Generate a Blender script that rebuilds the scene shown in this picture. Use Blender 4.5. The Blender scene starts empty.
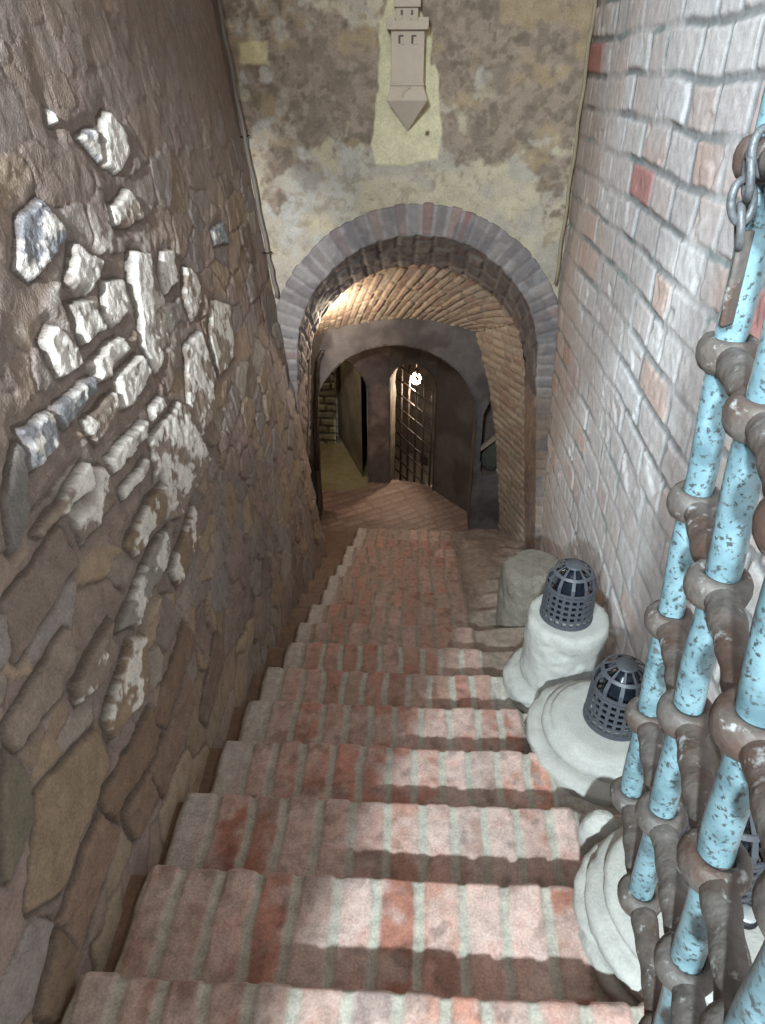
import bpy, bmesh, math, random
import numpy as np
from mathutils import Vector, Matrix

scene = bpy.context.scene
COL = scene.collection
R = math.radians

# ------------------------------------------------------------------ numbers shared by the place (metres; x right, y down the stairs, z up)
RISE, RUN, Z0, Y0 = .13, .3042, 1.5405, .676
def NZ(k): return -(Z0 + RISE * k)          # height of tread k
def NY(k): return Y0 + RUN * k              # nosing of tread k
YE = 4.51                                   # wall above the first arch
ZL = -3.62                                  # landing
def slope_z(y): return -(Z0 + RISE * (y - Y0) / RUN)

# ------------------------------------------------------------------ helpers
def lin(c):
    c = np.asarray(c, float) / 255.
    return np.where(c <= .04045, c / 12.92, ((c + .055) / 1.055) ** 2.4)

def tag(o, label=None, cat=None, group=None, kind=None):
    if label: o['label'] = label
    if cat: o['category'] = cat
    if group: o['group'] = group
    if kind: o['kind'] = kind
    return o

def thing(name, label, cat, loc=(0, 0, 0), rz=0, group=None):
    o = bpy.data.objects.new(name, None); COL.objects.link(o)
    o.location = loc; o.rotation_euler = (0, 0, rz); o.empty_display_size = .05
    return tag(o, label, cat, group)

def link(name, me, m, parent=None, smooth=True):
    o = bpy.data.objects.new(name, me); COL.objects.link(o)
    if m: me.materials.append(m)
    if parent: o.parent = parent
    if smooth: me.polygons.foreach_set('use_smooth', np.ones(len(me.polygons), bool))
    return o

def hash1(n, seed=0):
    n = np.asarray(n, float)
    return np.mod(np.abs(np.sin(n * 12.9898 + seed * 78.233 + 1.37) * 43758.5453), 1.0)
def hash2(i, j, seed=0):
    return np.mod(np.abs(np.sin(i * 127.1 + j * 311.7 + seed * 74.7 + .71) * 43758.5453), 1.0)
def vnoise(x, y, seed=0):
    i = np.floor(x); j = np.floor(y); fx = x - i; fy = y - j
    fx = fx * fx * (3 - 2 * fx); fy = fy * fy * (3 - 2 * fy)
    a = hash2(i, j, seed); b = hash2(i + 1, j, seed); c = hash2(i, j + 1, seed); d = hash2(i + 1, j + 1, seed)
    return (a + (b - a) * fx) * (1 - fy) + (c + (d - c) * fx) * fy
def fbm(x, y, seed=0, octv=4):
    s = 0; a = .5; t = 0
    for o in range(octv):
        s = s + a * vnoise(x, y, seed + o * 7); t += a; x = x * 2.03 + 3.1; y = y * 2.03 + 1.7; a *= .5
    return s / t
def sst(a, b, x):
    t = np.clip((x - a) / (b - a), 0, 1); return t * t * (3 - 2 * t)
def mix(a, b, t):
    t = np.asarray(t)[..., None]; return a * (1 - t) + b * t
def palette(cols, r):
    cols = lin(cols); i = np.minimum((r * len(cols)).astype(int), len(cols) - 1); return cols[i]

class Sheets:
    """several displaced grids gathered into ONE mesh, with an albedo per vertex"""
    def __init__(s): s.v = []; s.f = []; s.c = []; s.n = 0
    def add(s, P, C=None, mask=None, flip=False):
        nu, nv = P.shape[:2]
        idx = np.arange(nu * nv).reshape(nu, nv) + s.n
        q = np.stack([idx[:-1, :-1], idx[1:, :-1], idx[1:, 1:], idx[:-1, 1:]], -1)
        if flip: q = q[..., ::-1]
        q = q.reshape(-1, 4)
        if mask is not None: q = q[mask.reshape(-1)]
        s.v.append(P.reshape(-1, 3)); s.f.append(q); s.n += nu * nv
        if C is None: C = np.ones((nu, nv, 3)) * .5
        s.c.append(np.broadcast_to(C, P.shape).reshape(-1, 3))
    def build(s, name, m, parent=None, smooth=True):
        v = np.concatenate(s.v).astype(np.float32); f = np.concatenate(s.f).astype(np.int32); c = np.concatenate(s.c)
        used = np.zeros(len(v), bool); used[f.reshape(-1)] = True
        remap = np.cumsum(used) - 1; v = v[used]; c = c[used]; f = remap[f].astype(np.int32)
        me = bpy.data.meshes.new(name)
        me.vertices.add(len(v)); me.vertices.foreach_set('co', v.reshape(-1))
        me.loops.add(len(f) * 4); me.loops.foreach_set('vertex_index', f.reshape(-1))
        me.polygons.add(len(f)); me.polygons.foreach_set('loop_start', np.arange(len(f), dtype=np.int32) * 4)
        me.update(calc_edges=True)
        a = me.attributes.new('tint', 'FLOAT_COLOR', 'POINT')
        cc = np.ones((len(v), 4), np.float32); cc[:, :3] = c; a.data.foreach_set('color', cc.reshape(-1))
        me.validate()
        return link(name, me, m, parent, smooth)

def normals(P):
    du = np.gradient(P, axis=0); dv = np.gradient(P, axis=1)
    n = np.cross(du, dv); return n / np.maximum(np.linalg.norm(n, axis=-1, keepdims=True), 1e-9)

def bricks(u, v, H, lens, seed, wob=.006, joint=.012, soft=.008, skew=0.):
    """brick bond: random number per brick, height 0..1 (0 in the joint), a second random number"""
    wv = v + wob * (vnoise(u * 3.1, v * 3.1, seed) - .5) * 2 + wob * .7 * (vnoise(u * 17, v * 17, seed + 1) - .5)
    wu = u + wob * (vnoise(u * 9, v * 9, seed + 2) - .5) * 1.6
    c = np.floor(wv / H); fv = wv - c * H; dv = np.minimum(fv, H - fv)
    ident = np.zeros_like(u); du = np.ones_like(u)
    lo, hi = u.min() - 1, u.max() + 1
    for cc in np.unique(c):
        m = c == cc
        rng = np.random.RandomState(int(abs(cc) * 31 + seed * 1013 + (7 if cc < 0 else 0)) % 100000)
        n = int((hi - lo) / min(lens)) + 4
        L = rng.choice(lens, n) * rng.uniform(.88, 1.12, n)
        b = lo - rng.rand() * .3 + np.concatenate([[0], np.cumsum(L)])
        i = np.clip(np.searchsorted(b, wu[m]) - 1, 0, len(b) - 2)
        du[m] = np.minimum(wu[m] - b[i], b[i + 1] - wu[m])
        ident[m] = cc * 997 + i
    # rounded corners
    d = np.minimum(du, dv); rr = .02
    d = np.where((du < rr) & (dv < rr), rr - np.sqrt((rr - du) ** 2 + (rr - dv) ** 2), d)
    d = d + .004 * (vnoise(u * 55, v * 55, seed + 4) - .5)
    h = sst(joint * .5, joint * .5 + soft, d)
    return hash1(ident, seed), h, hash1(ident, seed + 5)

def voronoi(u, v, cu, cv, seed, p=2.6, jit=.8):
    """cells of stones laid in rough courses"""
    y = v / cv; j0 = np.floor(y)
    f1 = np.full(u.shape, 9.); f2 = np.full(u.shape, 9.); ident = np.zeros(u.shape); ox = np.zeros(u.shape); oy = np.zeros(u.shape)
    for dj in (-1, 0, 1):
        j = j0 + dj
        x = u / (cu * (.75 + .6 * hash1(j, seed + 3))) + hash1(j, seed + 9)
        i0 = np.floor(x)
        for di in (-1, 0, 1):
            i = i0 + di
            sx = i + .5 + jit * (hash2(i, j, seed) - .5); sy = j + .5 + jit * .75 * (hash2(i, j, seed + 1) - .5)
            ax = x - sx; ay = y - sy
            d = (np.abs(ax) ** p + np.abs(ay) ** p) ** (1 / p)
            nb = d < f1
            f2 = np.where(nb, f1, np.minimum(f2, d))
            ident = np.where(nb, i * 57.3 + j * 911.1, ident); ox = np.where(nb, ax, ox); oy = np.where(nb, ay, oy)
            f1 = np.where(nb, d, f1)
    return f1, f2, ident, ox, oy

# ------------------------------------------------------------------ materials
def node_mat(name, base=None, rough=.85, spec=.3, var=.25, scale=18., fine=120., bump=.25, bdist=.004, metal=0., extra=None):
    m = bpy.data.materials.new(name); m.use_nodes = True
    nt = m.node_tree; nt.nodes.clear(); N = nt.nodes.new; L = nt.links.new
    out = N('ShaderNodeOutputMaterial'); bs = N('ShaderNodeBsdfPrincipled'); L(bs.outputs[0], out.inputs[0])
    bs.inputs['Roughness'].default_value = rough; bs.inputs['Specular IOR Level'].default_value = spec; bs.inputs['Metallic'].default_value = metal
    tc = N('ShaderNodeTexCoord')
    n1 = N('ShaderNodeTexNoise'); n1.inputs['Scale'].default_value = scale; n1.inputs['Detail'].default_value = 5; L(tc.outputs['Object'], n1.inputs['Vector'])
    n2 = N('ShaderNodeTexNoise'); n2.inputs['Scale'].default_value = fine; n2.inputs['Detail'].default_value = 3; L(tc.outputs['Object'], n2.inputs['Vector'])
    if base is None:
        at = N('ShaderNodeAttribute'); at.attribute_name = 'tint'; col = at.outputs['Color']
    else:
        rgb = N('ShaderNodeRGB'); rgb.outputs[0].default_value = (*lin(base), 1); col = rgb.outputs[0]
    ad = N('ShaderNodeMath'); ad.operation = 'ADD'; L(n1.outputs['Fac'], ad.inputs[0]); L(n2.outputs['Fac'], ad.inputs[1])
    mr = N('ShaderNodeMapRange'); mr.inputs['From Min'].default_value = .65; mr.inputs['From Max'].default_value = 1.35
    mr.inputs['To Min'].default_value = 1 - var; mr.inputs['To Max'].default_value = 1 + var; L(ad.outputs[0], mr.inputs['Value'])
    mul = N('ShaderNodeMix'); mul.data_type = 'RGBA'; mul.blend_type = 'MULTIPLY'; mul.inputs[0].default_value = 1
    L(col, mul.inputs[6]); L(mr.outputs[0], mul.inputs[7]); col = mul.outputs[2]
    if extra:                                   # speckles: colour, scale, threshold, softness
        for (ec, es, lo, hi) in extra:
            ne = N('ShaderNodeTexNoise'); ne.inputs['Scale'].default_value = es; ne.inputs['Detail'].default_value = 6; ne.inputs['Roughness'].default_value = .6
            L(tc.outputs['Object'], ne.inputs['Vector'])
            mk = N('ShaderNodeMapRange'); mk.inputs['From Min'].default_value = lo; mk.inputs['From Max'].default_value = hi; L(ne.outputs['Fac'], mk.inputs['Value'])
            mx = N('ShaderNodeMix'); mx.data_type = 'RGBA'; L(mk.outputs[0], mx.inputs[0]); L(col, mx.inputs[6]); mx.inputs[7].default_value = (*lin(ec), 1); col = mx.outputs[2]
    L(col, bs.inputs['Base Color'])
    if bump:
        b = N('ShaderNodeBump'); b.inputs['Strength'].default_value = bump; b.inputs['Distance'].default_value = bdist; L(ad.outputs[0], b.inputs['Height']); L(b.outputs[0], bs.inputs['Normal'])
    return m

M_RUBBLE = node_mat('rubble_stone', rough=.9, var=.28, scale=22, fine=150, bump=.6, bdist=.006)
M_BRICK = node_mat('old_brick', rough=.85, var=.2, scale=25, fine=160, bump=.35, bdist=.004)
M_STEP = node_mat('worn_step_brick', rough=.55, spec=.4, var=.34, scale=34, fine=170, bump=.25, bdist=.003)
M_PLASTER = node_mat('old_plaster', rough=.92, var=.22, scale=14, fine=110, bump=.45, bdist=.005)
M_DARKPL = node_mat('sooty_plaster', (104, 92, 84), rough=.9, var=.3, scale=7, fine=60, bump=.5, bdist=.008)
M_STONE = node_mat('pale_limestone', (170, 168, 162), rough=.88, var=.14, scale=16, fine=140, bump=.4, bdist=.004)
M_OLDSTONE = node_mat('old_grey_stone', (118, 110, 99), rough=.92, var=.3, scale=16, fine=120, bump=.6, bdist=.006)
M_RELIEF = node_mat('carved_sandstone', (186, 170, 152), rough=.9, var=.1, scale=20, fine=160, bump=.25, bdist=.003)
M_CAGE = node_mat('black_basket', (72, 74, 80), rough=.5, spec=.5, var=.15, bump=.1)
M_CORE = node_mat('dark_lamp_glass', (26, 32, 40), rough=.2, spec=.5, var=.1, bump=0)
M_BLUE = node_mat('blue_painted_iron', (104, 128, 135), rough=.34, spec=.5, var=.12, scale=30, fine=90, bump=.25, bdist=.002,
                  extra=[((74, 96, 103), 26, .42, .68), ((58, 64, 66), 170, .555, .61), ((80, 78, 76), 48, .64, .69)])
M_RUST = node_mat('rusty_iron', (80, 74, 70), rough=.58, spec=.3, var=.35, scale=26, fine=90, bump=.7, bdist=.003,
                  extra=[((70, 54, 47), 12, .46, .62), ((140, 140, 138), 55, .60, .70)])
M_CHAIN = node_mat('old_chain_iron', (70, 70, 72), rough=.5, spec=.5, var=.3, scale=40, bump=.4)
M_IRON = node_mat('dark_iron', (48, 38, 34), rough=.5, spec=.5, var=.2, bump=.1)
M_CABLE = node_mat('grey_cable', (120, 112, 104), rough=.6, var=.1, bump=.1)
M_PALECABLE = node_mat('plastered_conduit', (150, 136, 112), rough=.9, var=.15, bump=.3)
M_DIRT = node_mat('earth_floor', (132, 122, 92), rough=.95, var=.3, scale=9, fine=60, bump=.5)
M_CHROME = node_mat('brushed_metal', (200, 205, 208), rough=.3, spec=.6, var=.05, bump=0, metal=.6)
M_BLACK = node_mat('black_rubber', (30, 30, 32), rough=.6, var=.1, bump=0)
M_GREENSTONE = node_mat('dark_green_stone', (78, 78, 68), rough=.85, var=.25, bump=.4)
M_BOARD = node_mat('weathered_board', (142, 130, 116), rough=.8, var=.2, bump=.3)
def emit_mat(name, c, s):
    m = bpy.data.materials.new(name); m.use_nodes = True; nt = m.node_tree; nt.nodes.clear()
    o = nt.nodes.new('ShaderNodeOutputMaterial'); e = nt.nodes.new('ShaderNodeEmission'); e.inputs[0].default_value = (*c, 1); e.inputs[1].default_value = s
    nt.links.new(e.outputs[0], o.inputs[0]); return m
M_BULB = emit_mat('lit_bulb', (1, .86, .66), 60)

# ------------------------------------------------------------------ left wall: rubble
# outlines of its large stones (y, z), colour, how much white of limewash and painted highlights is on the face
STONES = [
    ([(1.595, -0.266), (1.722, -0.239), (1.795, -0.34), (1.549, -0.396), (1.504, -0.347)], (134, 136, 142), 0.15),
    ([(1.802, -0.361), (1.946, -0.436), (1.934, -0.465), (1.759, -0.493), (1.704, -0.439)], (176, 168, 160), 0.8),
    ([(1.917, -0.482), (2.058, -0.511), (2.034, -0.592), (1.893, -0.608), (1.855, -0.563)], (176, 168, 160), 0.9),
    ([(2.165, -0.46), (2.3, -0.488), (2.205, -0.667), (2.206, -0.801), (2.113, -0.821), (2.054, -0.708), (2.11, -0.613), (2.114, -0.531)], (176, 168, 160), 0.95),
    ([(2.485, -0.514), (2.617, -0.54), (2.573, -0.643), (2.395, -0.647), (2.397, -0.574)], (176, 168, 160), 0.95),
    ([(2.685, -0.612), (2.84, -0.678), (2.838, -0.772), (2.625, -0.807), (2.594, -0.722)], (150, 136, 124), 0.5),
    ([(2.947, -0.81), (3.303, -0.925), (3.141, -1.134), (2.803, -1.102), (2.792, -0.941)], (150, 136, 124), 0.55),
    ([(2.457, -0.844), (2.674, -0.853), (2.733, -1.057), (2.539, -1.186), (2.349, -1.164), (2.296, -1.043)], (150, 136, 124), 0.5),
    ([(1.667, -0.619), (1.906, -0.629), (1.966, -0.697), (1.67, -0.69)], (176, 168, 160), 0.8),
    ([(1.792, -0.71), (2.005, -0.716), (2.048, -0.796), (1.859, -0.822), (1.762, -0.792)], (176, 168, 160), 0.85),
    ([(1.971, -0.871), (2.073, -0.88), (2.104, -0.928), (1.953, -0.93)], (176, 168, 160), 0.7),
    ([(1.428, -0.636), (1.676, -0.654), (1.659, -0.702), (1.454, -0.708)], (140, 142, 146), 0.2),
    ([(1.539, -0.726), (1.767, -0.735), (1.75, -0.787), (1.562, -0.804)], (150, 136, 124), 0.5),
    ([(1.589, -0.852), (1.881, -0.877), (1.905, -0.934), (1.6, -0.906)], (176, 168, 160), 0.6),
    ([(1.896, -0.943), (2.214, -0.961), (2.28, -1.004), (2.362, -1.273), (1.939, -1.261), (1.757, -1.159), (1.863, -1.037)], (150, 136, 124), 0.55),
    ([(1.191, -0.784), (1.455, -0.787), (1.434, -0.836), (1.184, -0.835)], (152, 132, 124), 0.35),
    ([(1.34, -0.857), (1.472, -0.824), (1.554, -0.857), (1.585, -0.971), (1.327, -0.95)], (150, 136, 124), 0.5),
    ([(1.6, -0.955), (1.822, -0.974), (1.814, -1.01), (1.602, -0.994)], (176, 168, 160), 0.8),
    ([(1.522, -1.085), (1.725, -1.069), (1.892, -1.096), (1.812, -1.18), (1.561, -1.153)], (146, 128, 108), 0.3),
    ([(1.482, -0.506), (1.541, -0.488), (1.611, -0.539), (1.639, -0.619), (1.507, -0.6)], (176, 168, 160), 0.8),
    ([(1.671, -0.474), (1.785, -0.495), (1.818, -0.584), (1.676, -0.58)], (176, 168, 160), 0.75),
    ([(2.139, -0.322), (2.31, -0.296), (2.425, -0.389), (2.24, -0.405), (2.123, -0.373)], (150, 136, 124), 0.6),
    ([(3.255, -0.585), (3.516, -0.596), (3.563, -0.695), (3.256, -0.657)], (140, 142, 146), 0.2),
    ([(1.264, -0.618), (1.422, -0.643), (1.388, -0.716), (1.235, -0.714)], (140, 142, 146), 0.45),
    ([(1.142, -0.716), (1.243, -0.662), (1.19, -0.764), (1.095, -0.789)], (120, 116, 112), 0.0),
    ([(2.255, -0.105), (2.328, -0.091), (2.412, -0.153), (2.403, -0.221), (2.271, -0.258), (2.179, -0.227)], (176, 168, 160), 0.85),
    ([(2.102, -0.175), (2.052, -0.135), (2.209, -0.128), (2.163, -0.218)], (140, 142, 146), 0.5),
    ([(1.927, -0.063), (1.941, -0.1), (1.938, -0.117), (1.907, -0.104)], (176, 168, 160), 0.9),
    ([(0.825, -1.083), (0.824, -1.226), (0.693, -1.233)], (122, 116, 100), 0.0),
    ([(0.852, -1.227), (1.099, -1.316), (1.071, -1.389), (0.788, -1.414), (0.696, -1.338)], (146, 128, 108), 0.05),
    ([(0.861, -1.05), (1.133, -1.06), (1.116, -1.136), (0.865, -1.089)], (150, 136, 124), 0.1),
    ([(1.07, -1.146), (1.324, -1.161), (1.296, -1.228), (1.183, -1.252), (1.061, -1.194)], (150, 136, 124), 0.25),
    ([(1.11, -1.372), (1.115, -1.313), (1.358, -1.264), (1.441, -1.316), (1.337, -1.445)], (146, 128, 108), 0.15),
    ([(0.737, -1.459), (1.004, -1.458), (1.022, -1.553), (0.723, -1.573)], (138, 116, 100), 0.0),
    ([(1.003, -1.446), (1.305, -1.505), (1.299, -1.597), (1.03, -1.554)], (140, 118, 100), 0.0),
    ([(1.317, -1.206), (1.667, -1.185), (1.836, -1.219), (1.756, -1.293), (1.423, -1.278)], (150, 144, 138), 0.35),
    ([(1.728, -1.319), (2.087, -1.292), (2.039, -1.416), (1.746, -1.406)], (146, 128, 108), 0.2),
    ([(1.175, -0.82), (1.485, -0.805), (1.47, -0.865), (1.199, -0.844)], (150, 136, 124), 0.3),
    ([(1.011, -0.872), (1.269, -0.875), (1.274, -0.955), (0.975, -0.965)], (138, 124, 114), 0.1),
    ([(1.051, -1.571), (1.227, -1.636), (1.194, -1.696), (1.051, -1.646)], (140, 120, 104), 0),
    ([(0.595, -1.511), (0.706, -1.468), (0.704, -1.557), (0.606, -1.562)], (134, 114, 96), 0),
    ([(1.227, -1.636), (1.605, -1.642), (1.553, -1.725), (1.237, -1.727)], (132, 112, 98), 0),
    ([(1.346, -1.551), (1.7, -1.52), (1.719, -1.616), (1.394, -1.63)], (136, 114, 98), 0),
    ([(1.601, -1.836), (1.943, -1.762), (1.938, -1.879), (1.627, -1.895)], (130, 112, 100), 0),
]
def wall_left():
    ys = np.concatenate([np.linspace(-1.6, .4, 40), np.linspace(.41, 3., 380), np.linspace(3.01, YE + .04, 130)])
    nt = 470
    t = np.linspace(0, 1, nt)
    Yg = np.repeat(ys[:, None], nt, 1)
    zb = np.minimum(slope_z(Yg) - .2, NZ(0) - .1); zt = .75 + 0 * Yg
    Z = zb + (zt - zb) * t[None, :]
    X = -.875 - .12 * Z - .051 * (Yg - .68)
    P = np.stack([X, Yg, Z], -1)
    n = np.array([1, .051, .12]); n /= np.linalg.norm(n)
    # warped coordinates of the coursed rubble
    wu = Yg + .07 * (fbm(Yg * 3, Z * 3, 3, 3) - .5) + .035 * (fbm(Yg * 14, Z * 14, 4, 3) - .5)
    wv = Z + .085 * (fbm(Yg * 2.3, Z * 2.3, 5, 3) - .5) + .032 * (fbm(Yg * 16, Z * 16, 6, 3) - .5)
    f1, f2, ident, ox, oy = voronoi(wu, wv, .235, .135, 11, p=3.2, jit=.85)
    g1, g2, ident2, ox2, oy2 = voronoi(wu + 5.3, wv + 2.2, .12, .085, 17, p=2.6)
    small = (fbm(Yg * 1.6, Z * 1.6, 33, 2) > .56)
    f1 = np.where(small, g1, f1); f2 = np.where(small, g2, f2); ident = np.where(small, ident2 + .37, ident); ox = np.where(small, ox2, ox); oy = np.where(small, oy2, oy)
    e = f2 - f1
    body = sst(.0, .085, e + .06 * (fbm(Yg * 34, Z * 34, 8, 2) - .5))
    r1 = hash1(ident, 1); r2 = hash1(ident, 2); r3 = hash1(ident, 3); r4 = hash1(ident, 4)
    prom = .010 + .030 * r1 ** 2
    h = body * (prom + .045 * (r2 - .5) * ox + .040 * (r3 - .5) * oy)
    rough_n = fbm(Yg * 26, Z * 26, 21, 4) - .5
    ridg = 1 - np.abs(fbm(Yg * 11 + Z * 4, Z * 14, 25, 3) * 2 - 1)
    h += body * (.016 * rough_n + .020 * (ridg - .75) * (r4 > .4)) + .010 * (fbm(Yg * 60, Z * 60, 23, 3) - .5)
    fill = sst(.40, .62, fbm(Yg * 4.5, Z * 4.5, 27, 3)); h = np.maximum(h, fill * (.012 + .008 * rough_n))
    # mortar smeared over the upper part of the wall
    mm = sst(-.70, .0, Z + .25 * (fbm(Yg * 2.2, Z * 2.2, 41, 3) - .5) * 2 + .34 * sst(1.75, 1.2, Yg) + .10) * sst(.25, .55, fbm(Yg * 3.4, Z * 4.2, 43, 3) + .12)
    lump = .030 + .030 * (fbm(Yg * 5, Z * 5, 45, 4) - .5) + .004 * rough_n
    h = h * (1 - .82 * mm) + lump * .82 * mm
    # smooth dashed mortar at the foot of the wall above the stair gutter
    foot = sst(.17, .04, Z - slope_z(Yg)) 
    h = h * (1 - .7 * foot) + .012 * foot
    cols = palette([(150, 133, 121), (142, 130, 124), (154, 135, 116), (146, 128, 120), (154, 143, 133), (138, 123, 113), (158, 141, 122), (146, 138, 134)], r3)
    cols = cols * (.88 + .24 * r2)[..., None]
    joint = lin((104, 88, 76)); mort = lin((134, 121, 113))
    C = mix(joint * np.ones_like(cols), cols, sst(.0, .06, e))
    C = mix(C, mort * np.ones_like(cols), fill * (1 - body) * .9)
    C = mix(C, mort * np.ones_like(cols), mm * .75)
    # limewash and grazing-light highlights, both painted white in the middle of the wall
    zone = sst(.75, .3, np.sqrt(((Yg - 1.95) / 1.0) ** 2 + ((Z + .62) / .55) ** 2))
    lime_lit = .6 * sst(.54, .60, fbm(Yg * 12 + Z * 2, Z * 15, 51, 5) + .16 * (r1 - .45)) * zone * body
    C = mix(C, lin((226, 222, 214)) * np.ones_like(cols), lime_lit * .85)
    h += lime_lit * .006
    # the large stones of the middle and lower wall, each with its own outline
    jag = .020 * (fbm(Yg * 16, Z * 16, 61, 3) - .5); jag2 = .020 * (fbm(Yg * 16, Z * 16, 62, 3) - .5)
    wy, wz = Yg + jag, Z + jag2
    fine_r = fbm(Yg * 42, Z * 42, 63, 4) - .5
    crag = 1 - np.abs(fbm(Yg * 15 + Z * 6, Z * 20, 64, 4) * 2 - 1)
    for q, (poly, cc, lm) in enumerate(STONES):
        poly = np.array(poly); lo = poly.min(0) - .06; hi = poly.max(0) + .06
        m = (wy > lo[0]) & (wy < hi[0]) & (wz > lo[1]) & (wz < hi[1])
        y_, z_ = wy[m], wz[m]; ins = np.zeros(y_.shape, bool); dist = np.full(y_.shape, 9.)
        for (a, b) in zip(poly, np.roll(poly, -1, 0)):
            ins ^= ((a[1] > z_) != (b[1] > z_)) & (y_ < (b[0] - a[0]) * (z_ - a[1]) / (b[1] - a[1] + 1e-12) + a[0])
            ab = b - a; tt = np.clip(((y_ - a[0]) * ab[0] + (z_ - a[1]) * ab[1]) / (ab @ ab), 0, 1)
            dist = np.minimum(dist, np.hypot(y_ - a[0] - tt * ab[0], z_ - a[1] - tt * ab[1]))
        sd = np.where(ins, dist, -dist)
        low = lm < .12
        if low: sd = sd + .016 + .014 * (fbm(y_ * 9, z_ * 9, q + 70, 2) - .5)
        k = sst(-.006, .008, sd); near = sst(-.022, -.008, sd) if low else sst(-.045, -.015, sd)
        cy, cz = poly.mean(0); r_ = np.random.RandomState(q + 5)
        face = (.020 if low else .030) + .012 * r_.rand() + (.10 * r_.rand() - .02) * (cy - y_) * -1 * .6 + .12 * r_.uniform(-.3, 1) * (z_ - cz) + .014 * fine_r[m] + .012 * (crag[m] - .8)
        hm = h[m]; hm = hm * (1 - near) + (.012 + .006 * fine_r[m]) * near; hm = hm * (1 - k) + face * k
        cr = sst(-.012, -.003, sd) * sst(.006, -.002, sd)
        hm = hm - .010 * cr; h[m] = hm
        cm = C[m]; cm = mix(cm, mort * np.ones_like(cm), near * .8); cm = mix(cm, lin(cc) * (.9 + .25 * r_.rand()) * np.ones_like(cm), k)
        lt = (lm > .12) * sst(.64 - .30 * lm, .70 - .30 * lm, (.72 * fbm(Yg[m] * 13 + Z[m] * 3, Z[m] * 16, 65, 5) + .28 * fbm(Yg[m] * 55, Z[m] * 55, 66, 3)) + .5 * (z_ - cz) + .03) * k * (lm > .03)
        cm = mix(cm, lin((230, 226, 218)) * np.ones_like(cm), lt * .9)  # limewash and painted light whiten the upper part of each stone
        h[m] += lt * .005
        C[m] = mix(cm, lin((70, 60, 53)) * np.ones_like(cm), cr * .75)
    h *= .74 - .28 * sst(2.3, 3.3, Yg)
    h *= 1 - .75 * sst(4.0, 4.35, Yg) * sst(-1.5, -1.1, Z)
    P = P + n * h[..., None]
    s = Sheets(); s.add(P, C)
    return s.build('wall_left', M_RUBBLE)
tag(wall_left(), 'rough rubble stone wall on the left side of the stairs', 'wall', kind='structure')

# ------------------------------------------------------------------ right wall: brick
def wall_right():
    ys = np.concatenate([np.linspace(-1.6, .5, 40), np.linspace(.51, YE + .06, 560)])
    nt = 480; t = np.linspace(0, 1, nt)
    Yg = np.repeat(ys[:, None], nt, 1)
    zb = np.minimum(slope_z(Yg) - .2, NZ(0) - .1); Z = zb + (.75 - zb) * t[None, :]
    X = .89 + .055 * np.maximum(0, -1.1 - Z) * sst(.5, 4.4, Yg) + .012 * (fbm(Yg * 1.2, Z * 1.2, 71, 2) - .5)
    sag = .05 * (fbm(Yg * .9, Z * .35 + 3, 73, 2) - .5)
    r, b, r2 = bricks(Yg, Z + sag, .150, [.36, .33, .19, .25], 5, wob=.012, joint=.016, soft=.012)
    smear = sst(.42, .60, fbm(Yg * 2.6, Z * 2.6, 75, 3) - .05 * sst(0, -.6, Z) * 0 + .06 * sst(-.5, -1.4, Z))
    rn = fbm(Yg * 30, Z * 30, 77, 3) - .5
    h = b * (.008 + .008 * (r2 - .5)) * (1 - .6 * smear) + .006 * smear + .005 * rn + .003 * (r - .5)
    h -= .008 * sst(.62, .74, fbm(Yg * 7, Z * 7, 79, 3)) * b * (r2 > .55)
    cols = palette([(206, 196, 194), (202, 188, 182), (212, 206, 204), (204, 184, 176), (206, 200, 198), (210, 204, 202), (204, 192, 188), (200, 176, 166), (214, 210, 210), (202, 194, 192)], r)
    red = (r2 > .985); cols = np.where(red[..., None], lin((186, 138, 132)), cols)
    C = mix(lin((146, 146, 146)) * np.ones_like(cols), cols, b)
    C = mix(C, lin((202, 196, 194)) * np.ones_like(cols), smear * .75)
    warm_shade = sst(3.5, 4.6, Yg + .5 * (fbm(Yg * 3, Z * 3, 80, 3) - .5)) * (1 - .5 * sst(-.6, -2, Z))
    C = mix(C, C * np.array([.62, .50, .40]), warm_shade * .9)  # painted shade: far end browned where the beam does not reach
    green = sst(.66, .72, fbm(Yg * 3.1 + 9, Z * 9, 82, 3)) * (1 - b)
    C = mix(C, lin((120, 140, 138)) * np.ones_like(cols), green * .6)
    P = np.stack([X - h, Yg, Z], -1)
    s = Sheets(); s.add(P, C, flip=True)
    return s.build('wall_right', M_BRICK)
tag(wall_right(), 'whitewashed old brick wall on the right side of the stairs', 'wall', kind='structure')

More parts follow.
